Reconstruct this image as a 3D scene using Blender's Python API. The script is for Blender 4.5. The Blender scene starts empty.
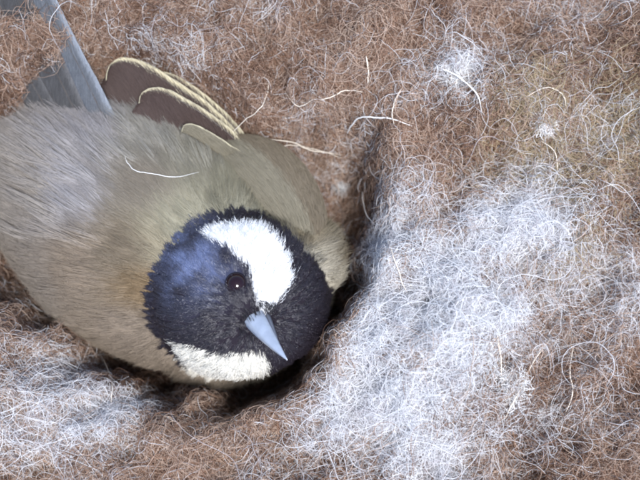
import bpy, bmesh, math, random
import numpy as np
from mathutils import Vector, Matrix
from mathutils.bvhtree import BVHTree

# ------------------------------------------------------------------ set-up
# everything below is worked out in centimetres and stored in metres
CM = 0.01
rng = np.random.default_rng(7)
random.seed(7)
scene = bpy.context.scene
COL = scene.collection

CAM = np.array([0.0, -2.6, 14.6])          # camera under the roof of the nest box, looking down
AIM = np.array([0.0, 0.0, 0.0])
FRAME_W = 8.53                              # cm across the picture at the aim point
cam_dist = float(np.linalg.norm(AIM - CAM))
cd = bpy.data.cameras.new('camera'); cam = bpy.data.objects.new('camera', cd); COL.objects.link(cam)
cam.location = CAM * CM
cam.rotation_euler = Vector(AIM - CAM).to_track_quat('-Z', 'Y').to_euler()
cd.sensor_width = 36.0
cd.lens = 36.0 * cam_dist / FRAME_W
cd.clip_start = 0.005; cd.clip_end = 10.0
cd.dof.use_dof = True; cd.dof.focus_distance = 0.143; cd.dof.aperture_fstop = 32.0
scene.camera = cam

SUN_AZ, SUN_EL = math.radians(298), math.radians(71)     # azimuth from +X towards +Y
w = bpy.data.worlds.new('World'); scene.world = w; w.use_nodes = True
nt = w.node_tree; nt.nodes.clear()
sky = nt.nodes.new('ShaderNodeTexSky'); sky.sky_type = 'NISHITA'; sky.sun_disc = False
sky.sun_elevation = SUN_EL; sky.sun_rotation = math.radians(90) - SUN_AZ
sky.air_density = 1.0; sky.dust_density = 1.0
bg = nt.nodes.new('ShaderNodeBackground'); bg.inputs['Strength'].default_value = 0.13
out = nt.nodes.new('ShaderNodeOutputWorld')
nt.links.new(sky.outputs[0], bg.inputs[0]); nt.links.new(bg.outputs[0], out.inputs[0])

sd = bpy.data.lights.new('sun', 'SUN'); sun = bpy.data.objects.new('sun', sd); COL.objects.link(sun)
sd.energy = 3.6; sd.angle = math.radians(14); sd.color = (0.97, 0.98, 1.0)
sdir = Vector((math.cos(SUN_EL) * math.cos(SUN_AZ), math.cos(SUN_EL) * math.sin(SUN_AZ), math.sin(SUN_EL)))
sun.rotation_euler = sdir.to_track_quat('Z', 'Y').to_euler(); sun.location = (0, 0, 0.5)

scene.view_settings.view_transform = 'Standard'; scene.view_settings.look = 'None'
scene.view_settings.exposure = 0.85; scene.view_settings.gamma = 1.0
scene.render.engine = 'CYCLES'
scene.cycles.max_bounces = 4
scene.cycles.use_adaptive_sampling = True; scene.cycles.adaptive_threshold = 0.03
scene.cycles.diffuse_bounces = 3
scene.cycles.filter_width = 2.2

# ------------------------------------------------------------------ helpers
fwd = (AIM - CAM) / cam_dist
right = np.array([1.0, 0, 0]); up = np.cross(right, fwd)
def ray(px, py):
    k = FRAME_W / 640.0 / cam_dist
    d = fwd + right * (px - 320) * k + up * (240 - py) * k
    return d / np.linalg.norm(d)
def P(px, py, z):                            # where a sight line meets the level z
    d = ray(px, py); t = (z - CAM[2]) / d[2]
    return CAM + d * t

def lin(r, g, b):                            # 0..255 display colour to linear
    c = np.array([r, g, b]) / 255.0
    return np.where(c <= 0.04045, c / 12.92, ((c + 0.055) / 1.055) ** 2.4)

def tag(o, label=None, cat=None, group=None, kind=None):
    if label: o['label'] = label
    if cat: o['category'] = cat
    if group: o['group'] = group
    if kind: o['kind'] = kind
    return o
def empty(name, loc):
    o = bpy.data.objects.new(name, None); COL.objects.link(o)
    o.location = Vector(loc) * CM; o.empty_display_size = 0.01
    return o
def attach(o, parent):
    if parent is not None:
        o.parent = parent
        M = Matrix.Translation(parent.location)      # every object keeps its own location in world terms
        o.matrix_parent_inverse = M.inverted()
    return o
def mesh_obj(name, verts, faces, mat, parent=None, col=None, smooth=True):
    me = bpy.data.meshes.new(name)
    me.from_pydata((np.asarray(verts, float) * CM).tolist(), [], [tuple(f) for f in faces])
    me.update()
    if smooth: me.polygons.foreach_set('use_smooth', [True] * len(me.polygons))
    if col is not None:
        a = me.attributes.new('tint', 'FLOAT_COLOR', 'POINT')
        c4 = np.ones((len(verts), 4)); c4[:, :3] = col
        a.data.foreach_set('color', c4.ravel())
    me.materials.append(mat)
    o = bpy.data.objects.new(name, me); COL.objects.link(o)
    return attach(o, parent)
def fibres(name, pts, rad, col, mat, parent=None):
    """pts (n,k,3) cm; rad (n,k) cm; col (n,3): a coat of fibres as hair curves."""
    n, k, _ = pts.shape
    hc = bpy.data.hair_curves.new(name)
    hc.add_curves([k] * n)
    hc.attributes['position'].data.foreach_set('vector', (pts * CM).astype(np.float32).ravel())
    ra = hc.attributes.get('radius') or hc.attributes.new('radius', 'FLOAT', 'POINT')
    ra.data.foreach_set('value', (rad * CM).astype(np.float32).ravel())
    ca = hc.attributes.new('tint', 'FLOAT_COLOR', 'CURVE')
    c4 = np.ones((n, 4), np.float32); c4[:, :3] = np.clip(col, 0, 1)
    ca.data.foreach_set('color', c4.ravel())
    hc.materials.append(mat)
    o = bpy.data.objects.new(name, hc); COL.objects.link(o)
    o['kind'] = 'stuff'
    return attach(o, parent)
def tube(name, path, r, mat, parent=None, sides=5, taper=True, kink=0.0):
    path = np.asarray(path, float)
    # resample smoothly (Catmull-Rom)
    q = np.vstack([2 * path[0] - path[1], path, 2 * path[-1] - path[-2]])
    pts = []
    for i in range(1, len(q) - 2):
        for t in np.linspace(0, 1, 7)[:-1]:
            a, b, c, d = q[i - 1], q[i], q[i + 1], q[i + 2]
            pts.append(0.5 * (2 * b + (c - a) * t + (2 * a - 5 * b + 4 * c - d) * t * t + (3 * b - a - 3 * c + d) * t ** 3))
    pts.append(path[-1]); pts = np.array(pts)
    if kink: pts = pts + np.cumsum(rng.normal(0, kink, pts.shape), 0) * np.sin(np.linspace(0, math.pi, len(pts)))[:, None]
    V, F = [], []
    for i, p in enumerate(pts):
        t = pts[min(i + 1, len(pts) - 1)] - pts[max(i - 1, 0)]; t /= np.linalg.norm(t) + 1e-9
        s = np.cross(t, [0.1, 0.2, 1]); s /= np.linalg.norm(s); u = np.cross(s, t)
        f = i / (len(pts) - 1)
        rr = r * (0.35 + 0.65 * min(1, f * 6, (1 - f) * 4)) if taper else r
        for k in range(sides):
            a = 2 * math.pi * k / sides
            V.append(p + rr * (math.cos(a) * s + math.sin(a) * u))
    n = len(pts)
    for i in range(n - 1):
        for k in range(sides):
            F.append((i * sides + k, i * sides + (k + 1) % sides, (i + 1) * sides + (k + 1) % sides, (i + 1) * sides + k))
    F.append(tuple(range(sides))[::-1]); F.append(tuple((n - 1) * sides + k for k in range(sides)))
    return mesh_obj(name, V, F, mat, parent)

def vnoise(x, y, f, seed):                   # smooth lattice noise, -1..1
    x = np.asarray(x) * f + 100.3; y = np.asarray(y) * f + 57.7
    xi = np.floor(x).astype(np.int64); yi = np.floor(y).astype(np.int64)
    u = x - xi; v = y - yi
    u = u * u * u * (u * (u * 6 - 15) + 10); v = v * v * v * (v * (v * 6 - 15) + 10)
    def h(a, b):
        n = (a * 374761393 + b * 668265263 + seed * 974634777) & 0xffffffff
        n = ((n ^ (n >> 13)) * 1274126177) & 0xffffffff
        return ((n ^ (n >> 16)) & 0xffff) / 32767.5 - 1
    return (h(xi, yi) * (1 - u) + h(xi + 1, yi) * u) * (1 - v) + (h(xi, yi + 1) * (1 - u) + h(xi + 1, yi + 1) * u) * v
def sstep(a, b, x):
    t = np.clip((x - a) / (b - a), 0, 1); return t * t * (3 - 2 * t)
def unit(v):
    return v / (np.linalg.norm(v, axis=-1, keepdims=True) + 1e-9)

def base_mat(name):
    m = bpy.data.materials.new(name); m.use_nodes = True
    return m, m.node_tree, m.node_tree.nodes['Principled BSDF']
def fibre_mat(name, rough=0.6, spec=0.3, sheen=0.0, through=0.0):
    m, t, b = base_mat(name)
    a = t.nodes.new('ShaderNodeAttribute'); a.attribute_name = 'tint'
    t.links.new(a.outputs['Color'], b.inputs['Base Color'])
    b.inputs['Roughness'].default_value = rough
    b.inputs['Specular IOR Level'].default_value = spec
    b.inputs['Sheen Weight'].default_value = sheen
    if through:
        tr = t.nodes.new('ShaderNodeBsdfTranslucent'); mx = t.nodes.new('ShaderNodeMixShader')
        mx.inputs[0].default_value = through
        t.links.new(a.outputs['Color'], tr.inputs['Color'])
        t.links.new(b.outputs[0], mx.inputs[1]); t.links.new(tr.outputs[0], mx.inputs[2])
        t.links.new(mx.outputs[0], t.nodes['Material Output'].inputs['Surface'])
    return m
def plain_mat(name, color, rough=0.6, spec=0.5, noise=0.0, scale=800, bump=0.0):
    m, t, b = base_mat(name)
    b.inputs['Roughness'].default_value = rough; b.inputs['Specular IOR Level'].default_value = spec
    b.inputs['Base Color'].default_value = (*color, 1)
    if noise or bump:
        tc = t.nodes.new('ShaderNodeTexCoord'); n = t.nodes.new('ShaderNodeTexNoise')
        n.inputs['Scale'].default_value = scale; n.inputs['Detail'].default_value = 5
        t.links.new(tc.outputs['Object'], n.inputs['Vector'])
        if noise:
            r = t.nodes.new('ShaderNodeMix'); r.data_type = 'RGBA'
            r.inputs[6].default_value = (*[c * (1 - noise) for c in color], 1)
            r.inputs[7].default_value = (*[min(1, c * (1 + noise)) for c in color], 1)
            t.links.new(n.outputs['Fac'], r.inputs[0]); t.links.new(r.outputs[2], b.inputs['Base Color'])
        if bump:
            bm_ = t.nodes.new('ShaderNodeBump'); bm_.inputs['Strength'].default_value = bump
            bm_.inputs['Distance'].default_value = 0.0004
            t.links.new(n.outputs['Fac'], bm_.inputs['Height']); t.links.new(bm_.outputs[0], b.inputs['Normal'])
    return m

M_FELT = fibre_mat('matted_hair', 0.95, 0.05)
M_WOOL = fibre_mat('wool_fibre', 0.6, 0.3, through=0.35)
M_SKIN = fibre_mat('feather_base', 0.9, 0.1)
M_DOWN = fibre_mat('body_feather', 0.55, 0.3, through=0.15)
M_HEAD = fibre_mat('glossy_head_feather', 0.32, 0.8)
M_STRAND = plain_mat('pale_hair', (0.72, 0.64, 0.54), 0.4, 0.5)
M_STRAND_W = plain_mat('white_hair', (0.85, 0.83, 0.80), 0.4, 0.5)

# ------------------------------------------------------------------ where the bird lies
TC = P(165, 240, -1.5); TA = math.radians(-26.0)          # trunk centre and heading in plan
TR = np.array([2.62, 1.78, 1.62])
HC = P(240, 297, -0.15); HR = 1.13                         # head centre and radius
ax = np.array([math.cos(TA), math.sin(TA), 0]); ay = np.array([-math.sin(TA), math.cos(TA), 0])

# ------------------------------------------------------------------ nest: a cup of matted hair and wool
def plan_gap(x, y):
    """distance in plan from the bird's outline (cm), negative inside"""
    u = ((x - TC[0]) * ax[0] + (y - TC[1]) * ax[1]) / TR[0]
    v = ((x - TC[0]) * ay[0] + (y - TC[1]) * ay[1]) / TR[1]
    k = np.sqrt(u * u + v * v) + 1e-9
    g = np.sqrt((u / TR[0]) ** 2 + (v / TR[1]) ** 2) / k + 1e-9
    d1 = np.where(k < 0.3, -1.2, (k - 1) / g)
    d2 = np.hypot(x - HC[0], y - HC[1] ) - HR * 1.0
    return np.minimum(d1, d2)
FILL = [(P(305, 378, -0.6)[:2], 0.20), (P(248, 96, -0.4)[:2], 0.32), (P(215, 80, -0.4)[:2], 0.22), (P(235, 402, -0.6)[:2], -0.08)]
def surface(x, y):
    d = plan_gap(x, y) + 0.17 * vnoise(x, y, 1.5, 3) + 0.10 * vnoise(x, y, 3.6, 4)
    th = np.arctan2(y - TC[1] * 0.5, x + 1.7)
    tb = np.arctan2(y, x + 1.7)
    d = d - 0.50 * np.exp(-((th - 0.42) / 0.46) ** 2) - 0.16 * np.exp(-((tb + 2.1) / 0.6) ** 2)
    for (fx, fy), amp in FILL: d = d + amp * np.exp(-((x - fx) ** 2 + (y - fy) ** 2) / 0.55 ** 2)
    wide = 0.62 + 0.25 * np.exp(-((th - 0.45) / 0.45) ** 2) - 0.16 * np.exp(-((th + 0.75) / 0.3) ** 2) + 0.16 * np.exp(-((tb + 2.0) / 0.5) ** 2)
    rise = sstep(-0.30, 1.0, d / wide)
    z = -3.1 + 3.1 * rise ** 0.85
    out_ = sstep(0.3, 1.6, d)
    z = z + out_ * (0.45 * vnoise(x, y, 0.55, 11) + 0.30 * vnoise(x, y, 1.2, 12))
    z = z + rise * (0.20 * vnoise(x, y, 2.6, 13) + 0.10 * vnoise(x, y, 5.5, 14) - 0.22 * sstep(0.35, 0.8, vnoise(x, y, 2.1, 15)))
    z = z + 0.35 * np.exp(-(((x - 1.6) / 1.6) ** 2 + ((y + 1.0) / 1.2) ** 2)) * rise
    r = np.hypot(x / 1.12, y)
    return z - 5.2 * sstep(7.6, 11.5, r)

# ------ colours of the nest material, given at places in plan
ZONES = [  # px, py, spread, share of white wool, brown tint weight
    (440, 300, 78, 1.0), (370, 350, 55, .95), (330, 400, 45, .95), (545, 232, 58, .85), (480, 240, 50, .9), (95, 395, 55, 1.0), (60, 350, 30, .7),
    (405, 390, 68, .95), (460, 75, 26, .75), (390, 240, 40, .6), (505, 320, 42, .6), (345, 330, 26, .8),
    (30, 430, 60, .7), (430, 450, 70, .7), (610, 300, 50, .5), (560, 335, 30, .4), (530, 430, 40, .4), (520, 90, 26, .35)]
ZP = [(P(a, b, 0.1), s / 75.0, wt) for a, b, s, wt in ZONES]
def whiteness(x, y):
    s = np.zeros_like(x)
    for p, r, wt in ZP:
        s = 1 - (1 - s) * (1 - wt * np.exp(-((x - p[0]) ** 2 + (y - p[1]) ** 2) / (r * r)))
    s = s + 0.26 * vnoise(x, y, 1.6, 21) + 0.16 * vnoise(x, y, 4.0, 22)
    s = s * sstep(0.12, 0.62, plan_gap(x, y) + 0.15 * vnoise(x, y, 2.2, 23))              # brown hair lining the cup, its tone also painting in the hollow's shade
    return np.clip(s, 0, 1)
TAN = [(P(550, 165, 0.1), 0.75), (P(530, 100, 0.1), 0.5), (P(570, 250, .1), .45), (P(620, 130, .1), .8)]
def tanness(x, y):
    s = np.zeros_like(x)
    for p, r in TAN:
        s = np.maximum(s, np.exp(-((x - p[0]) ** 2 + (y - p[1]) ** 2) / (r * r)))
    return s
C_RUST = np.array([0.31, 0.19, 0.13]); C_DARK = np.array([0.13, 0.075, 0.052]); C_FAWN = np.array([0.54, 0.405, 0.32])
C_WOOL = np.array([0.86, 0.86, 0.88]); C_GREY = np.array([0.58, 0.54, 0.56]); C_MOSS = np.array([0.44, 0.35, 0.22])
def fibre_colour(x, y):
    n = len(x); wv = whiteness(x, y); tv = tanness(x, y)
    r1 = rng.random(n); r2 = rng.random(n)[:, None]
    mixv = np.clip(0.5 + 0.55 * vnoise(x, y, 0.9, 61) + 0.35 * vnoise(x, y, 2.4, 62), 0, 1)[:, None]     # locks of lighter and darker hair
    brown = np.where(r2 < 0.42, C_RUST, np.where(r2 < 0.46 + 0.42 * mixv ** 2, C_DARK, C_FAWN)) * (0.75 + 0.5 * rng.random(n))[:, None]
    brown = np.where((rng.random(n) < tv * 0.75)[:, None], C_MOSS * (0.7 + 0.6 * rng.random(n))[:, None], brown)
    pale = np.where(r2 < 0.82, C_WOOL, C_GREY) * (0.85 + 0.2 * rng.random(n))[:, None]
    return np.where((r1 < wv * 0.95 + 0.06)[:, None], pale, brown)

nest = empty('nest', (0, 0, -4.6))
tag(nest, 'deep nest cup of matted brown animal hair and pale sheep wool around the bird', 'nest')
GX = np.linspace(-13, 13, 400); GY = np.linspace(-12, 12, 370)
gx, gy = np.meshgrid(GX, GY)
gz = surface(gx, gy)
dgy, dgx = np.gradient(gz, GY, GX)
def height(x, y):
    fx = np.clip((x - GX[0]) / (GX[1] - GX[0]), 0, len(GX) - 1.001); fy = np.clip((y - GY[0]) / (GY[1] - GY[0]), 0, len(GY) - 1.001)
    i = fx.astype(int); j = fy.astype(int); u = fx - i; v = fy - j
    return (gz[j, i] * (1 - u) + gz[j, i + 1] * u) * (1 - v) + (gz[j + 1, i] * (1 - u) + gz[j + 1, i + 1] * u) * v
NV = np.stack([gx.ravel(), gy.ravel(), gz.ravel()], 1)
nx, ny = len(GX), len(GY)
NF = []
for j in range(ny - 1):
    b0 = j * nx
    for i in range(nx - 1):
        a = b0 + i; NF.append((a, a + 1, a + nx + 1, a + nx))
wv = whiteness(NV[:, 0], NV[:, 1])[:, None]; tv = tanness(NV[:, 0], NV[:, 1])[:, None]
felt = (1 - tv * .6) * (C_RUST * 0.55) + tv * .6 * C_MOSS * .6
felt = felt * (1 - wv) + wv * np.array([0.58, 0.56, 0.57])
mesh_obj('felted_cup', NV, NF, M_FELT, nest, felt)

def curl_fibres(n, k, step, curl, lift, rlo, rhi, area, keep=None):
    """n fibres that wander and loop over the nest surface"""
    x0 = rng.uniform(area[0], area[1], n); y0 = rng.uniform(area[2], area[3], n)
    d = plan_gap(x0, y0); ok = d > -0.25
    if keep is not None: ok &= keep(x0, y0)
    x0, y0 = x0[ok], y0[ok]; n = len(x0)
    th = rng.uniform(0, 2 * math.pi, n); kap = rng.normal(0, curl, n); st = step * rng.uniform(0.6, 1.5, n)
    X = np.zeros((n, k)); Y = np.zeros((n, k)); X[:, 0] = x0; Y[:, 0] = y0
    slope = 1.0
    for i in range(1, k):
        kap = kap * 0.82 + rng.normal(0, curl * 0.55, n)
        th = th + kap * st
        gi = np.clip(((X[:, i - 1] - GX[0]) / (GX[1] - GX[0])).astype(int), 0, nx - 1); gj = np.clip(((Y[:, i - 1] - GY[0]) / (GY[1] - GY[0])).astype(int), 0, ny - 1)
        sl = np.sqrt(1 + (dgx[gj, gi] * np.cos(th) + dgy[gj, gi] * np.sin(th)) ** 2)
        X[:, i] = X[:, i - 1] + st / sl * np.cos(th); Y[:, i] = Y[:, i - 1] + st / sl * np.sin(th)
    s = np.linspace(0, 1, k)[None]
    h0 = lift * rng.random((n, 1)) ** 2
    Z = height(X, Y) + h0 * (0.15 + np.sin(math.pi * np.clip(s * 1.15, 0, 1))) + lift * 0.22 * rng.normal(0, 1, (n, k)).cumsum(1) / math.sqrt(k) - 0.01
    stiff = rng.random(n) < 0.45                                       # stiff hairs jut out instead of dropping into hollows
    for i in range(1, k):
        fall = np.where(plan_gap(X[:, i], Y[:, i]) < -0.12, 9.0, 0.30 * st)
        Z[:, i] = np.where(stiff, np.maximum(Z[:, i], Z[:, i - 1] - fall), Z[:, i])
    P3 = np.stack([X, Y, Z], 2)
    r = rng.uniform(rlo, rhi, (n, 1)) * (1 - 0.5 * s ** 3)
    return P3, r, fibre_colour(X[:, k // 3], Y[:, k // 3])
VIEW = (-5.6, 5.6, -4.6, 4.6)
fibres('matted_fuzz', *curl_fibres(160000, 8, 0.05, 6.5, 0.22, 0.0013, 0.0028, VIEW), M_WOOL, nest)
fibres('curly_wool', *curl_fibres(62000, 16, 0.048, 4.6, 0.34, 0.0014, 0.0033, VIEW), M_WOOL, nest)
fibres('long_loose_hair', *curl_fibres(1300, 22, 0.08, 2.4, 0.45, 0.0018, 0.0042, VIEW), M_WOOL, nest)
fibres('outer_hair', *curl_fibres(30000, 12, 0.14, 3.0, 0.4, 0.005, 0.009, (-11, 11, -10, 10),
       keep=lambda x, y: (np.abs(x) > 5.3) | (np.abs(y) > 4.3)), M_WOOL, nest)

def steep(x, y):
    gi = np.clip(((x - GX[0]) / (GX[1] - GX[0])).astype(int), 0, nx - 1); gj = np.clip(((y - GY[0]) / (GY[1] - GY[0])).astype(int), 0, ny - 1)
    return (np.hypot(dgx[gj, gi], dgy[gj, gi]) > 1.2) & (height(x, y) > -2.6)
fibres('cup_wall_hair', *curl_fibres(220000, 12, 0.055, 5.0, 0.16, 0.0022, 0.0042, VIEW, keep=steep), M_WOOL, nest)

# planks of the nest box floor the nest stands on
M_PLANK = plain_mat('planed_pine', (0.42, 0.29, 0.16), 0.7, 0.3, 0.25, 60, 0.15)
floor_root = empty('box_floor', (0, 0, -5.2)); tag(floor_root, kind='structure')
for i in range(7):
    x0, x1 = -35 + 10 * i + 0.06, -25 + 10 * i - 0.06
    V = [(x, y, z) for x in (x0, x1) for y in (-35, 35) for z in (-6.2, -4.6)]
    F = [(0, 1, 3, 2), (4, 6, 7, 5), (0, 4, 5, 1), (2, 3, 7, 6), (0, 2, 6, 4), (1, 5, 7, 3)]
    mesh_obj('plank', V, F, M_PLANK, floor_root, smooth=False)

# ------------------------------------------------------------------ the bird
bird = empty('bird', (TC[0], TC[1], -3.2))
tag(bird, 'small songbird with black head, white cheek and olive-grey back sitting in the nest', 'bird')

def ellipsoid(bm, c, r, axes=None):
    ret = bmesh.ops.create_icosphere(bm, subdivisions=4, radius=1.0)
    A = np.stack(axes) if axes is not None else np.eye(3)
    for v in ret['verts']:
        p = np.array(v.co) * r
        v.co = Vector(np.array(c) + p @ A)
F_ = unit(np.array([0.42, -0.66, 0.62]))                       # where the bill points
U_ = np.array([-0.86, 0.05, 0.50]); U_ = unit(U_ - F_ * (U_ @ F_)); L_ = np.cross(U_, F_)
BASE = P(257, 319, 0.80)                                       # root of the bill
bm = bmesh.new()
az = np.array([0, 0, 1.0])
ellipsoid(bm, TC, TR, [ax, ay, az])
ellipsoid(bm, TC + ax * -1.5 + az * -0.05 + ay * 0.05, [1.6, 1.25, 1.25], [ax, ay, az])      # rump
ellipsoid(bm, TC + ax * 1.0 + ay * -0.1 + az * -0.25, [1.55, 1.6, 1.5], [ax, ay, az])        # breast
ellipsoid(bm, HC + np.array([-0.35, 0.35, -0.55]), [1.2, 1.15, 1.05])                        # neck
ellipsoid(bm, HC, [HR * 1.0, HR * 0.95, HR * 0.93])                                         # skull
ellipsoid(bm, BASE - F_ * 0.50, [0.62, 0.42, 0.42], [F_, L_, U_])                            # face towards the bill
ellipsoid(bm, HC + np.array([0.50, -0.05, -0.25]), [0.68, 0.80, 0.70])                       # throat and bib
ellipsoid(bm, HC + np.array([0.25, 0.50, 0.25]), [0.62, 0.50, 0.58])                         # left cheek
ellipsoid(bm, HC + np.array([-0.1, -0.52, -0.15]), [0.85, 0.55, 0.6])                        # right cheek
ellipsoid(bm, P(312, 262, -0.75), [0.44, 0.62, 0.6])                                         # bend of the left wing
ellipsoid(bm, HC + np.array([-0.75, 0.55, -0.75]), [1.05, 0.95, 0.95])                       # nape
me0 = bpy.data.meshes.new('tmp'); bm.to_mesh(me0); bm.free()
o0 = bpy.data.objects.new('tmp', me0); COL.objects.link(o0)
md = o0.modifiers.new('r', 'REMESH'); md.mode = 'VOXEL'; md.voxel_size = 0.055
md = o0.modifiers.new('s', 'SMOOTH'); md.factor = 0.5; md.iterations = 22
dg = bpy.context.evaluated_depsgraph_get(); dg.update()
ev = o0.evaluated_get(dg).to_mesh()
BV = np.zeros(len(ev.vertices) * 3); ev.vertices.foreach_get('co', BV); BV = BV.reshape(-1, 3)
ev.calc_loop_triangles()
BT = np.zeros(len(ev.loop_triangles) * 3, np.int32); ev.loop_triangles.foreach_get('vertices', BT); BT = BT.reshape(-1, 3)
BFACES = [tuple(p.vertices) for p in ev.polygons]
o0.evaluated_get(dg).to_mesh_clear()
bpy.data.objects.remove(o0); bpy.data.meshes.remove(me0)
bvh = BVHTree.FromPolygons(BV.tolist(), BT.tolist())
def on_bird(px, py, fallback_z=-0.3):
    h = bvh.ray_cast(Vector(CAM), Vector(ray(px, py)))
    return (np.array(h[0]), np.array(h[1])) if h[0] is not None else (P(px, py, fallback_z), np.array([0, 0, 1.0]))

# a flat chart of the bird's markings, square to one axis through head and back
CH = unit(CAM - HC); C1 = unit(np.cross([0, 1.0, 0], CH)); C2 = np.cross(CH, C1)
def chart(p):
    q = np.asarray(p) - HC
    return q @ C1, q @ C2
def chart_poly(pxs):
    pts = np.array([on_bird(a, b)[0] for a, b in pxs]); u, v = chart(pts)
    return np.stack([u, v], 1)
def inside(u, v, poly):
    r = np.zeros(u.shape, bool); n = len(poly)
    for i in range(n):
        x1, y1 = poly[i]; x2, y2 = poly[(i + 1) % n]
        c = ((y1 > v) != (y2 > v)) & (u < (x2 - x1) * (v - y1) / (y2 - y1 + 1e-12) + x1)
        r ^= c
    return r
HEAD = chart_poly([(240, 213), (215, 217), (190, 230), (170, 250), (156, 275), (151, 300), (154, 325), (166, 343), (190, 368), (215, 382),
                   (240, 389), (265, 386), (290, 376), (308, 358), (322, 335), (329, 305), (324, 285), (315, 267), (302, 256), (290, 240), (278, 226), (262, 217)])
CHEEK_L = chart_poly([(202, 232), (217, 225), (240, 222), (261, 224), (277, 240), (288, 258), (292, 279), (284, 294), (269, 310), (262, 314),
                      (257, 304), (254, 288), (251, 274), (241, 261), (226, 247), (208, 241)])
CHEEK_R = chart_poly([(171, 341), (190, 345), (215, 353), (240, 353), (258, 350), (267, 358), (268, 379), (245, 390), (219, 387), (196, 373), (180, 357)])
# plumage colours by place on the chart
TINTS = [((100, 130), (0.38, 0.37, 0.39)), ((80, 195), (0.39, 0.38, 0.40)), ((150, 140), (0.31, 0.30, 0.27)), ((200, 165), (0.28, 0.27, 0.225)), ((150, 190), (0.28, 0.25, 0.21)),
         ((220, 195), (0.28, 0.27, 0.205)), ((250, 195), (0.28, 0.265, 0.20)), ((130, 250), (0.26, 0.215, 0.16)), ((147, 287), (0.29, 0.21, 0.125)), ((85, 270), (0.34, 0.28, 0.22)),
         ((130, 330), (0.36, 0.30, 0.24)), ((180, 375), (0.36, 0.30, 0.24)), ((280, 180), (0.28, 0.24, 0.16)), ((310, 215), (0.27, 0.24, 0.16)), ((290, 215), (0.29, 0.26, 0.17)),
         ((318, 258), (0.66, 0.62, 0.52)), ((331, 285), (0.66, 0.62, 0.52)), ((338, 258), (0.27, 0.23, 0.16)), ((325, 270), (0.70, 0.66, 0.56)), ((334, 300), (0.66, 0.62, 0.52)), ((310, 238), (0.27, 0.23, 0.16)), ((30, 200), (0.36, 0.33, 0.30)), ((40, 290), (0.36, 0.32, 0.28)),
         ((180, 231), (0.44, 0.425, 0.33)), ((200, 218), (0.44, 0.425, 0.33)), ((240, 209), (0.42, 0.41, 0.32)), ((163, 249), (0.42, 0.38, 0.28))]
TU = np.array([chart(on_bird(*a)[0]) for a, _ in TINTS]); TCOL = np.array([c for _, c in TINTS]) * 0.68 * np.array([1.03, 1.0, 0.96])
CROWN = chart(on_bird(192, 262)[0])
def plumage(p, jitter=0.035):
    u, v = chart(p)
    ju = u + rng.normal(0, jitter, u.shape); jv = v + rng.normal(0, jitter, u.shape)
    d2 = (ju[:, None] - TU[None, :, 0]) ** 2 + (jv[:, None] - TU[None, :, 1]) ** 2
    wgt = 1 / (d2 + 0.02) ** 2
    c = (wgt @ TCOL) / wgt.sum(1, keepdims=True)
    hd = inside(ju, jv, HEAD) & (((p - HC) @ CH) > -0.9)
    cl = inside(ju, jv, CHEEK_L); cr = inside(ju, jv, CHEEK_R)
    white = hd & (cl | cr)
    black = hd & ~white
    gl = np.exp(-((u - CROWN[0]) ** 2 + (v - CROWN[1]) ** 2) / 0.42 ** 2) * np.clip(0.65 + 0.6 * vnoise(u, v, 7.0, 51), 0, 1)   # blue crown plumage, with its sheen highlight painted into the colour
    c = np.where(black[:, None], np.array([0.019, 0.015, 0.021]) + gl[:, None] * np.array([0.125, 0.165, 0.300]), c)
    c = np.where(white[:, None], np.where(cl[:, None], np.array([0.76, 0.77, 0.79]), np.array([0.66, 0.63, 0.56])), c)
    return c, hd, white
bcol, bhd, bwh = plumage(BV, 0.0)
body = mesh_obj('body', BV, BFACES, M_SKIN, bird, bcol * 0.9)

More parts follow.
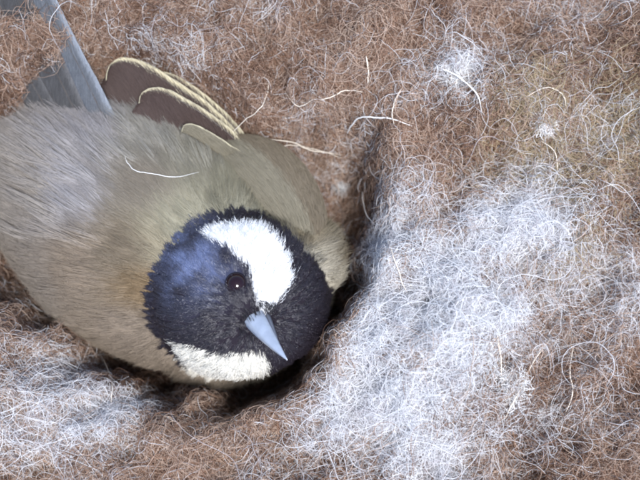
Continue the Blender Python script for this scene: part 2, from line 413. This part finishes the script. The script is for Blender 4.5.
# --- feather coat
A3 = BV[BT]
tn = np.cross(A3[:, 1] - A3[:, 0], A3[:, 2] - A3[:, 0]); ta = np.linalg.norm(tn, axis=1) / 2; tn = unit(tn)
def sample(n, wt=None):
    pr = ta if wt is None else ta * wt
    i = rng.choice(len(ta), n, p=pr / pr.sum()); a, b = rng.random(n), rng.random(n)
    f = a + b > 1; a = np.where(f, 1 - a, a); b = np.where(f, 1 - b, b)
    T = A3[i]; return T[:, 0] + (T[:, 1] - T[:, 0]) * a[:, None] + (T[:, 2] - T[:, 0]) * b[:, None], tn[i]
cen = A3.mean(1)
_, t_head, _ = plumage(cen, 0.0)
upper = sstep(-2.6, -1.6, cen[:, 2])
EYE = on_bird(236, 283)[0]
NAPE = HC + np.array([0.05, -0.05, 0.3])
def coat(n_tuft, per, length, width, lift, r, wt, origin, head):
    b, nrm = sample(n_tuft, wt)
    rad = b - origin; t = unit(rad - nrm * (rad * nrm).sum(1, keepdims=True))
    t = unit(t + 0.22 * np.stack([vnoise(b[:, 0] + 9 * k, b[:, 1], 1.6, 31 + k) for k in range(3)], 1) + rng.normal(0, 0.10, b.shape))
    t = unit(t - nrm * (t * nrm).sum(1, keepdims=True)); s = np.cross(nrm, t)
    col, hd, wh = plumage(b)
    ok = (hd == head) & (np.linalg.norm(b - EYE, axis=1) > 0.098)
    b, nrm, t, s, col, wh = b[ok], nrm[ok], t[ok], s[ok], col[ok], wh[ok]
    n = len(b); L = length * rng.uniform(0.6, 1.25, n)
    for i in range(n):                                                # lie along the skin where it curves
        hh = bvh.find_nearest(Vector(b[i] + t[i] * L[i] * 1.2))
        t[i] = unit(np.array(hh[0]) - b[i])
    nrm = unit(nrm - t * (nrm * t).sum(1, keepdims=True)); s = np.cross(nrm, t)
    k = 6; sv = np.linspace(0, 1, k)
    side = rng.uniform(-1, 1, (n, per)); along = rng.uniform(0, 0.55, (n, per)); ll = rng.uniform(0.6, 1.1, (n, per))
    up_ = rng.normal(0, 1, (n, per))
    lf = lift * rng.uniform(0.4, 1.5, n)
    Q = np.zeros((n, per, k, 3))
    for q, f in enumerate(sv):
        a_ = (along + f * ll) * L[:, None]
        w_ = side * width * (0.25 + 0.75 * math.sin(min(1, f * 1.3 + .15) * math.pi * 0.62)) * (1 - 0.25 * f)
        h_ = -0.02 + (lf[:, None] * (along + f) * (1.15 - 0.45 * f) + up_ * 0.06 * f * f) * L[:, None] - 0.5 * side ** 2 * 0.04
        Q[:, :, q] = b[:, None] + t[:, None] * a_[..., None] + s[:, None] * w_[..., None] + nrm[:, None] * h_[..., None]
    Q += rng.normal(0, 0.004, Q.shape)
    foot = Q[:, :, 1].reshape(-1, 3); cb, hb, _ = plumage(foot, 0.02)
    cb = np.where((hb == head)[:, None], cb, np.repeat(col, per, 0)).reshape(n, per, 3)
    c = cb * rng.uniform(0.90, 1.12, (n, 1, 1)) * rng.uniform(0.85, 1.15, (n, per, 1))
    R = np.repeat((r * (1 - 0.75 * sv ** 2))[None], n * per, 0)
    return Q.reshape(-1, k, 3), R, c.reshape(-1, 3)
fibres('body_plumage', *coat(9000, 30, 0.36, 0.10, 0.14, 0.0030, upper * (~t_head), NAPE, False), M_DOWN, body)
fibres('head_plumage', *coat(6000, 22, 0.15, 0.036, 0.28, 0.0029, (cen[:, 2] > -2.0) * t_head * 1.0, BASE, True), M_HEAD, body)

RUMP = [chart(on_bird(a, b)[0]) for a, b in ((105, 135), (150, 128), (75, 195), (50, 150), (185, 140))]
cu, cv_ = chart(cen)
rw = sum(np.exp(-((cu - a) ** 2 + (cv_ - b) ** 2) / 0.45 ** 2) for a, b in RUMP)
q_, r_, c_ = coat(700, 20, 0.58, 0.075, 0.28, 0.0030, upper * (~t_head) * rw, NAPE, False)
fibres('rump_down', q_, r_, np.clip(c_ * 1.12 + 0.02, 0, 0.8), M_DOWN, body)

# --- eyes
M_EYE = plain_mat('dark_iris', (0.012, 0.004, 0.006), 0.015, 0.42)
M_RIM = plain_mat('eye_rim_skin', (0.014, 0.012, 0.016), 0.9, 0.05)
def uv_ball(c, r, axes, squash=(1, 1, 1), nu=24, nv=14):
    V, F = [], []
    for j in range(nv + 1):
        f = math.pi * j / nv
        for i in range(nu):
            t = 2 * math.pi * i / nu
            q = np.array([math.sin(f) * math.cos(t) * squash[0], math.sin(f) * math.sin(t) * squash[1], math.cos(f) * squash[2]]) * r
            V.append(np.array(c) + q @ np.stack(axes))
    for j in range(nv):
        for i in range(nu):
            F.append((j * nu + i, (j + 1) * nu + i, (j + 1) * nu + (i + 1) % nu, j * nu + (i + 1) % nu))
    return V, F
def frame_of(n):
    a = unit(np.cross(n, [0.3, 0.8, 0.1])); return a, np.cross(n, a), n
def eye_at(p, n):
    fr = frame_of(n)
    e = mesh_obj('eye', *uv_ball(p - n * 0.050, 0.140, fr, (1, 1, 0.85)), M_EYE, bird)
    V, F = [], []
    for i in range(28):
        t = 2 * math.pi * i / 28
        rd = fr[0] * math.cos(t) + fr[1] * math.sin(t)
        for q in range(6):
            g = 2 * math.pi * q / 6
            V.append(p + n * (0.010 + 0.016 * math.sin(g)) + rd * (0.122 + 0.014 * math.cos(g)))
    for i in range(28):
        for q in range(6):
            F.append((i * 6 + q, ((i + 1) % 28) * 6 + q, ((i + 1) % 28) * 6 + (q + 1) % 6, i * 6 + (q + 1) % 6))
    mesh_obj('eyelid', V, F, M_RIM, e)
pe, ne = on_bird(236, 283)
eye_at(pe, unit(ne + 0.3 * CH))
pe2, ne2 = on_bird(177, 349)
eye_at(pe2 - ne2 * 0.075, ne2)

# --- bill
M_BILL = plain_mat('bill_horn', (0.27, 0.31, 0.39), 0.24, 0.9, 0.40, 600, 0.25)
M_BILL2 = plain_mat('lower_bill_horn', (0.10, 0.11, 0.14), 0.35, 0.5, 0.25, 900, 0.1)
beak = empty('beak', BASE); attach(beak, bird)
def mandible(name, length, wid, hi, lo, droop, mat, off):
    V, F = [], []; ns, nc = 14, 14
    for j in range(ns + 1):
        f = j / ns
        k = (1 - f ** 1.25) ** 0.9 * 0.93 + 0.07 * math.sqrt(max(0.05, 1 - f))
        c = BASE + F_ * (f * length - 0.22) + U_ * (off * k - droop * f * f)
        for i in range(nc):
            t = 2 * math.pi * i / nc; cs, sn = math.cos(t), math.sin(t)
            e = hi if sn > 0 else lo
            V.append(c + L_ * (wid * k * cs * (1 - 0.22 * max(0, sn))) + U_ * (e * k * sn))
    for j in range(ns):
        for i in range(nc):
            F.append((j * nc + i, (j + 1) * nc + i, (j + 1) * nc + (i + 1) % nc, j * nc + (i + 1) % nc))
    F.append(tuple(range(nc))); F.append(tuple(ns * nc + i for i in range(nc))[::-1])
    return mesh_obj(name, V, F, mat, beak)
mandible('upper_mandible', 1.04, 0.20, 0.20, 0.06, 0.06, M_BILL, 0.02)
mandible('lower_mandible', 0.96, 0.175, 0.03, 0.12, 0.02, M_BILL2, -0.075)
for sg in (-1, 1):
    mesh_obj('nostril', *uv_ball(BASE + F_ * 0.06 + L_ * sg * 0.105 + U_ * 0.085, 0.030, [F_, L_, U_], (1.5, 0.8, 0.8), 10, 8), M_RIM, beak)

n = 520; t = rng.uniform(0, 2 * math.pi, n); rr_ = rng.uniform(0.6, 1.25, n)          # bristly feathers over the root of the bill
b0 = BASE - F_ * 0.06 + (L_[None] * (0.21 * np.cos(t) * rr_)[:, None] + U_[None] * (0.20 * np.sin(t) * rr_)[:, None])
dv = unit(F_[None] * 1.0 + L_[None] * (0.05 * np.cos(t))[:, None] + U_[None] * (0.05 * np.sin(t))[:, None] + rng.normal(0, 0.18, (n, 3)))
ln = rng.uniform(0.08, 0.24, (n, 1)); sv = np.linspace(0, 1, 5)
q_ = np.stack([b0 + dv * ln * f for f in sv], 1)
fibres('nasal_bristles', q_, np.repeat((0.0042 * (1 - 0.8 * sv))[None], n, 0), np.array([0.016, 0.014, 0.018]) * rng.uniform(0.7, 1.6, (n, 1)), M_HEAD, beak)

# --- flight feathers and tail
def vane_mat(name, dark, edge, lo, hi):
    m, t, b = base_mat(name)
    a = t.nodes.new('ShaderNodeAttribute'); a.attribute_name = 'tint'      # red: place across the vane, green: along it
    sp = t.nodes.new('ShaderNodeSeparateColor'); t.links.new(a.outputs['Color'], sp.inputs[0])
    mr = t.nodes.new('ShaderNodeMapRange'); mr.inputs[1].default_value = lo; mr.inputs[2].default_value = hi
    t.links.new(sp.outputs[0], mr.inputs[0])
    mx = t.nodes.new('ShaderNodeMix'); mx.data_type = 'RGBA'
    mr.interpolation_type = 'SMOOTHSTEP'; mx.inputs[7].default_value = (*edge, 1)
    t.links.new(mr.outputs[0], mx.inputs[0])
    # barbs: fine oblique lines
    ma = t.nodes.new('ShaderNodeMath'); ma.operation = 'MULTIPLY_ADD'; ma.inputs[1].default_value = 0.35
    t.links.new(sp.outputs[0], ma.inputs[0]); t.links.new(sp.outputs[1], ma.inputs[2])
    s1 = t.nodes.new('ShaderNodeMath'); s1.operation = 'MULTIPLY'; s1.inputs[1].default_value = 900
    t.links.new(ma.outputs[0], s1.inputs[0])
    s2 = t.nodes.new('ShaderNodeMath'); s2.operation = 'SINE'; t.links.new(s1.outputs[0], s2.inputs[0])
    tc = t.nodes.new('ShaderNodeTexCoord'); nz = t.nodes.new('ShaderNodeTexNoise'); nz.inputs['Scale'].default_value = 420; nz.inputs['Detail'].default_value = 6
    t.links.new(tc.outputs['Object'], nz.inputs['Vector'])
    sm = t.nodes.new('ShaderNodeMath'); sm.operation = 'MULTIPLY_ADD'; sm.inputs[1].default_value = 0.16; t.links.new(s2.outputs[0], sm.inputs[0]); t.links.new(nz.outputs['Fac'], sm.inputs[2])
    vm = t.nodes.new('ShaderNodeMix'); vm.data_type = 'RGBA'; vm.inputs[6].default_value = (*[c * 0.5 for c in dark], 1); vm.inputs[7].default_value = (*[c * 1.6 for c in dark], 1)
    t.links.new(sm.outputs[0], vm.inputs[0]); t.links.new(vm.outputs[2], mx.inputs[6])
    bp = t.nodes.new('ShaderNodeBump'); bp.inputs['Strength'].default_value = 0.12; bp.inputs['Distance'].default_value = 0.00004
    t.links.new(s2.outputs[0], bp.inputs['Height']); t.links.new(bp.outputs[0], b.inputs['Normal'])
    t.links.new(mx.outputs[2], b.inputs['Base Color']); b.inputs['Roughness'].default_value = 0.75; b.inputs['Specular IOR Level'].default_value = 0.2
    return m
M_VANE = vane_mat('flight_feather', (0.052, 0.036, 0.032), (0.60, 0.54, 0.36), 0.91, 1.0)
M_VANE_P = vane_mat('inner_flight_feather', (0.13, 0.11, 0.08), (0.60, 0.55, 0.38), 0.55, 1.0)
M_TAIL = vane_mat('tail_feather', (0.08, 0.09, 0.11), (0.30, 0.33, 0.38), 0.55, 1.0)
M_TAILD = vane_mat('dark_tail_feather', (0.055, 0.052, 0.052), (0.13, 0.13, 0.135), 0.75, 1.0)
M_QUILL = plain_mat('quill', (0.07, 0.055, 0.045), 0.4, 0.5)
def feather(name, edge, inner, mat, parent, cup=0.06, nl=40, nw=12):
    """a blade between its leading edge and its inner margin (two lists of 3-D points, root to tip)"""
    def curve(pts, n):
        pts = np.asarray(pts, float); q = np.vstack([2 * pts[0] - pts[1], pts, 2 * pts[-1] - pts[-2]])
        T = np.linspace(0, len(pts) - 1 - 1e-6, n); o = []
        for t in T:
            i = int(t); t -= i; a, b, c, d = q[i], q[i + 1], q[i + 2], q[i + 3]
            o.append(0.5 * (2 * b + (c - a) * t + (2 * a - 5 * b + 4 * c - d) * t * t + (3 * b - a - 3 * c + d) * t ** 3))
        return np.array(o)
    E, I = curve(edge, nl), curve(inner, nl)
    V, C, F = [], [], []
    for layer, dz in ((0, 0.0), (1, -0.012)):
        for j in range(nl):
            for i in range(nw + 1):
                f = i / nw; p = I[j] * (1 - f) + E[j] * f
                p = p + np.array([0, 0, -cup * math.sin(math.pi * f) + dz])
                V.append(p); C.append((f, j / (nl - 1), 0))
    m = nw + 1; N = nl * m
    for j in range(nl - 1):
        for i in range(nw):
            a = j * m + i; F.append((a, a + 1, a + m + 1, a + m)); F.append((N + a, N + a + m, N + a + m + 1, N + a + 1))
        a = j * m; F.append((a, a + m, N + a + m, N + a)); a += nw; F.append((a, N + a, N + a + m, a + m))
    for i in range(nw):
        a = i; F.append((a, N + a, N + a + 1, a + 1)); a = (nl - 1) * m + i; F.append((a, a + 1, N + a + 1, N + a))
    o = mesh_obj(name, V, F, mat, parent, np.array(C))
    return o, np.array(V[:nl * m]).reshape(nl, m, 3)

wing = empty('wing', P(270, 170, -0.6)); attach(wing, bird)
def pts(lst): return [P(a, b, z) for a, b, z in lst]
def barbs(G, parent, dark, pale, lo, n, r=0.0026, f0=0.0):
    """fine barbs that cover a vane, G = its grid of points (along, across)"""
    nl, m, _ = G.shape
    def at(a_, f_):
        a_ = np.clip(a_, 0, 1) * (nl - 1.001); f_ = np.clip(f_, 0, 1) * (m - 1.001)
        i = a_.astype(int); j = f_.astype(int); u = (a_ - i)[:, None]; v = (f_ - j)[:, None]
        return (G[i, j] * (1 - u) + G[i + 1, j] * u) * (1 - v) + (G[i, j + 1] * (1 - u) + G[i + 1, j + 1] * u) * v
    a0 = rng.random(n); fs = rng.uniform(f0, 0.93, n); k = 6; sv = np.linspace(0, 1, k)
    la = rng.uniform(0.05, 0.10, n); lf = rng.uniform(0.10, 0.26, n)
    nz = rng.normal(0, 0.004, (n, 3))
    Q = np.stack([at(a0 + la * q, fs + lf * q) + np.array([0, 0, 0.004 + 0.006 * math.sin(q * 3)]) + nz * q
                  + np.clip(fs + lf * q - 1, 0, 1)[:, None] * (at(a0 + la * q, np.ones(n)) - at(a0 + la * q, np.full(n, 0.6))) * 0.22 for q in sv], 1)
    w_ = np.clip((fs + 0.5 * lf - lo) / (1 - lo), 0, 1)[:, None] ** 0.8
    c = (np.array(dark) * (1 - w_) + np.array(pale) * w_) * rng.uniform(0.65, 1.3, (n, 1))
    fibres('barbs', Q, np.repeat((r * (1 - 0.6 * sv))[None], n, 0), c, M_DOWN, parent)
def flight(edge, depth, mat, cup=0.05, drop=0.75, tone=(0.070, 0.048, 0.043)):
    """edge: root to tip; the vane dips under the back from that edge"""
    e = pts(edge); n = len(e); inner = []
    for i, (p, dp) in enumerate(zip(e, depth)):
        inner.append(p + np.array([-0.62, -0.78, 0]) * dp + np.array([0, 0, -drop * dp]))
    f, G = feather('flight_feather', e, inner, mat, wing, cup)
    # the shaft runs close behind the leading edge
    sh = [a_ * 0.90 + b_ * 0.10 + np.array([0, 0, 0.002]) for a_, b_ in zip(e, inner)]
    tube('shaft', sh[:-2], 0.006, M_QUILL, f, 5)
    barbs(G, f, tone, (0.64, 0.585, 0.42), 0.94, 3000, 0.0021)
flight([(268, 172, -0.85), (255, 150, -0.66), (243, 133, -0.56), (228, 115, -0.48), (205, 95, -0.42), (180, 78, -0.38), (164, 72, -0.40)], [0.5, 0.5, 0.5, 0.5, 0.45, 0.3, 0.06], M_VANE)
flight([(262, 176, -0.80), (250, 153, -0.58), (238, 135, -0.46), (227, 121, -0.40), (215, 110, -0.35), (200, 97, -0.30), (175, 81, -0.22), (158, 70, -0.18), (140, 61, -0.16), (124, 58, -0.17), (113, 62, -0.20), (108, 70, -0.25), (106, 80, -0.32)],
       [0.5, 0.55, 0.6, 0.6, 0.62, 0.64, 0.66, 0.66, 0.62, 0.55, 0.46, 0.34, 0.12], M_VANE)
flight([(256, 176, -0.66), (245, 150, -0.42), (235, 134, -0.32), (220, 121, -0.24), (200, 107, -0.14), (182, 97, -0.08), (168, 90, -0.05), (157, 88, -0.05), (147, 90, -0.08), (141, 95, -0.13), (139, 103, -0.20)],
       [0.5, 0.52, 0.55, 0.55, 0.55, 0.52, 0.48, 0.42, 0.34, 0.25, 0.1], M_VANE)
flight([(254, 172, -0.50), (243, 154, -0.30), (230, 145, -0.20), (215, 135, -0.12), (200, 127, -0.06), (190, 124, -0.05), (184, 126, -0.08), (182, 131, -0.14)],
       [0.16, 0.16, 0.16, 0.16, 0.14, 0.12, 0.08, 0.05], M_VANE_P, 0.0, 1.3, (0.19, 0.17, 0.125))

# folded wing coverts: a smooth lobe from the wing bend back to the roots of the flight feathers
wd = unit(np.array([0.55, -0.83, -0.04])); ws = unit(np.cross(az, wd)); wu = np.cross(wd, ws)
WC = P(288, 200, -0.62); WR = np.array([1.12, 0.43, 0.50])
V, F = uv_ball((0, 0, 0), 1.0, np.eye(3), nu=40, nv=28); V = np.array(V)
bend = lambda q: WC + q[:, :1] * WR[0] * wd + (q[:, 1:2] * WR[1] * (1 - 0.25 * q[:, :1]) - 0.22 * q[:, :1] ** 2) * ws + q[:, 2:] * WR[2] * wu
mesh_obj('wing_coverts', bend(V), F, M_SKIN, wing, np.tile(np.array([0.19, 0.165, 0.12]), (len(V), 1)))
n = 26000; q = unit(rng.normal(0, 1, (n, 3))); q = q[q[:, 2] > -0.5]; n = len(q)
bk = unit(np.array([[-1.0, 0.0, 0.0]]) - q * (-q[:, :1])); kk = 6; sv = np.linspace(0, 1, kk)
sidew = np.cross(q, bk); jit = rng.normal(0, 0.10, (n, 1)); ln = rng.uniform(0.10, 0.26, (n, 1)); lf = rng.uniform(0.0, 0.09, (n, 1))
Q = np.stack([bend(unit(q + (bk + sidew * jit) * ln * f) * (1.0 + lf * f + 0.01)) for f in sv], 1)
cc = np.where((q[:, 1:2] > 0.1 + 0.2 * rng.random((n, 1))), np.array([0.16, 0.132, 0.094]), np.array([0.205, 0.185, 0.138])) * rng.uniform(0.8, 1.2, (n, 1))
fibres('covert_plumage', Q, np.repeat((0.0032 * (1 - 0.7 * sv ** 2))[None], n, 0), cc, M_DOWN, wing)

tail = empty('tail', P(105, 120, -0.6)); attach(tail, bird)
def tail_feather(edge, inner, mat, tone):
    e, i_ = pts(edge), pts(inner)
    f, G = feather('tail_feather', e, i_, mat, tail, -0.015, 50, 16)
    tube('shaft', [a_ * 0.55 + b_ * 0.45 + np.array([0, 0, 0.016]) for a_, b_ in zip(e, i_)], 0.010, M_QUILL, f, 6)
    barbs(G, f, np.array(tone) * 0.42, tone, 0.72, 5200)
tail_feather([(128, 140, -0.62), (111, 108, -0.35), (97, 80, -0.10), (85, 58, 0.12), (62, 12, 0.55), (42, -30, 0.95)],
             [(106, 142, -0.70), (87, 110, -0.45), (74, 82, -0.2), (63, 58, 0.03), (38, 10, 0.45), (18, -30, 0.85)], M_TAIL, (0.30, 0.325, 0.37))
tail_feather([(110, 142, -0.78), (89, 110, -0.57), (76, 82, -0.34), (65, 58, -0.10), (41, 10, 0.33), (21, -30, 0.73)],
             [(84, 144, -0.85), (60, 112, -0.66), (44, 84, -0.42), (30, 58, -0.18), (4, 12, 0.26), (-16, -26, 0.66)], M_TAILD, (0.18, 0.18, 0.19))
tail_feather([(90, 146, -0.92), (66, 114, -0.75), (50, 86, -0.52), (36, 60, -0.28), (10, 14, 0.16), (-10, -24, 0.56)],
             [(62, 150, -1.0), (34, 118, -0.84), (16, 90, -0.62), (0, 64, -0.38), (-26, 18, 0.06), (-46, -20, 0.46)], M_TAILD, (0.18, 0.18, 0.19))

# ------------------------------------------------------------------ single hairs and tufts that can be picked out
bw = BVHTree.FromPolygons(NV.tolist(), NF)
def resting(px, py, lift):
    d = Vector(ray(px, py)); o = Vector(CAM); best = None
    for t in (bvh, bw):
        hh = t.ray_cast(o, d)
        if hh[0] is not None and (best is None or hh[3] < best[3]): best = hh
    return np.array(best[0]) - ray(px, py) * lift
def strand(path, label, r=0.008, mat=M_STRAND, lift=0.24):
    p = [resting(a, b, lift) for a, b in path]
    zs = np.array([q[2] for q in p])
    for i in range(1, len(p) - 1):                                    # a stiff hair bridges dips
        m = 0.5 * (zs[i - 1] + zs[i + 1])
        if zs[i] < m - 0.1:
            k = (m - p[i][2]) / (CAM[2] - p[i][2]); p[i] = p[i] + (CAM - p[i]) * k
    return tag(tube('hair_strand', p, r * 0.85, mat, kink=0.005), label, 'hair', 'single loose hairs')
strand([(224, 140), (242, 124), (260, 110), (268, 96), (269, 80)], 'pale hair curving up from the wing feather edges onto brown nest hair', 0.007)
strand([(270, 139), (292, 143), (311, 150), (342, 155)], 'thin pale hair reaching from the wing shoulder into the brown rim', 0.008)
strand([(245, 152), (270, 149), (292, 145), (322, 152), (341, 158)], 'thin pale hair crossing the wing just below its parallel twin', 0.006)
strand([(347, 134), (351, 125), (360, 117), (373, 115), (390, 117), (412, 126)], 'thick whitish bent hair arching over the brown hair behind the wing', 0.014, M_STRAND_W)
strand([(366, 56), (368, 70), (368, 84)], 'short straight pale hair at the back of the brown rim', 0.012)
strand([(320, 100), (335, 96), (350, 91), (363, 92)], 'pale hair lying flat on brown nest hair below a short straight hair', 0.008)
strand([(402, 88), (395, 99), (390, 112), (394, 124)], 'curved pale hair between the brown hair and the pale upper wool', 0.010)
strand([(505, 419), (511, 405), (517, 392), (530, 365), (550, 339)], 'long stiff blond hair rising over the brown patch beside white wool', 0.012)
strand([(497, 333), (500, 353), (501, 378)], 'short pale hair hanging between white wool and the lower brown patch', 0.009)
strand([(386, 236), (392, 252), (400, 277), (407, 292)], 'long pale hair on the mauve-grey wool facing the bill', 0.007)
strand([(102, 356), (108, 371), (111, 386), (111, 404)], 'pale hair bent over white wool below the flank of the bird', 0.009)
strand([(153, 394), (157, 409), (167, 418), (180, 424)], 'short fawn hair beside the white wool under the bird', 0.008)
strand([(124, 154), (128, 163), (135, 169), (154, 174), (176, 177), (199, 172)], 'single white hair lying across the back of the bird', 0.005, M_STRAND_W, 0.09)
strand([(285, 92), (296, 107), (303, 106), (313, 99)], 'hooked pale hair on the brown rim behind the wing', 0.007)
strand([(362, 191), (364, 205), (368, 218), (381, 231)], 'bent white hair on the dark slope facing the wing', 0.008, M_STRAND_W)
strand([(574, 345), (570, 368), (572, 392), (566, 412)], 'blond hair winding down the outer edge of the brown patch', 0.009)
strand([(345, 300), (346, 290), (354, 284), (362, 290), (362, 300), (354, 305), (347, 300)], 'pale hair curled into a small ring beside the throat', 0.006, M_STRAND_W)

strand([(436, 66), (450, 72), (464, 82), (477, 97), (482, 113)], 'white wisp trailing downhill from the bright wool tuft on the rim', 0.010, M_STRAND_W)
strand([(550, 194), (557, 172), (553, 152), (541, 141)], 'pale hair curving under the tiny tuft on mossy tan hair', 0.008)
strand([(528, 96), (545, 88), (561, 95), (566, 108)], 'arched pale hair above the tiny tuft on mossy tan hair', 0.008)

def tuft(px, py, size, stretch, label, n=420, shade=1.0):
    c = resting(px, py, 0.05)
    t = empty('wool_tuft', c); tag(t, label, 'wool tuft', 'small tufts of pale wool')
    V, F = uv_ball((0, 0, 0), 1.0, np.eye(3), nu=20, nv=12); V = np.array(V)
    ang = rng.uniform(0, math.pi)
    ex = np.array([math.cos(ang), math.sin(ang), 0]); ey = np.array([-ex[1], ex[0], 0])
    lump = 1 + 0.28 * vnoise(V[:, 0] * 2 + px, V[:, 1] * 2 + V[:, 2], 1.3, 77)
    W = c + (V[:, :1] * ex * stretch + V[:, 1:2] * ey + V[:, 2:] * np.array([0, 0, 0.6])) * size * 0.6 * lump[:, None]
    mesh_obj('core', W, F, M_FELT, t, np.tile(np.array([0.66, 0.64, 0.63]) * shade, (len(V), 1)))
    k = 12; p = np.zeros((n, k, 3)); d = unit(rng.normal(0, 1, (n, 3)))
    p[:, 0] = c + (d[:, :1] * ex * stretch + d[:, 1:2] * ey + d[:, 2:] * np.array([0, 0, .6])) * size * 0.55
    a = unit(rng.normal(0, 1, (n, 3)))
    cv = rng.normal(0, 1, (n, 3)) * 0.5
    for i in range(1, k):
        a = unit(a + 0.35 * cv + 0.3 * rng.normal(0, 1, (n, 3)) - 0.30 * (p[:, i - 1] - c) / size * np.array([0.6, 0.6, 1.6]))
        p[:, i] = p[:, i - 1] + a * size * 0.16
    fibres('wisps', p, np.repeat(rng.uniform(0.002, 0.0042, (n, 1)), k, 1), np.array([0.84, 0.83, 0.82]) * rng.uniform(0.8, 1.1, (n, 1)) * shade, M_WOOL, t)
tuft(457, 73, 0.17, 1.5, 'bright white wool tuft on the pale far part of the rim', 500)
tuft(341, 184, 0.10, 1.5, 'small pale tuft caught on the dark slope behind the wing', 300, 0.7)
tuft(511, 386, 0.16, 2.0, 'flat grey-white tuft beside the long stiff blond hair', 500)
tuft(545, 126, 0.11, 1.2, 'tiny whitish tuft on the mossy tan hair', 240)
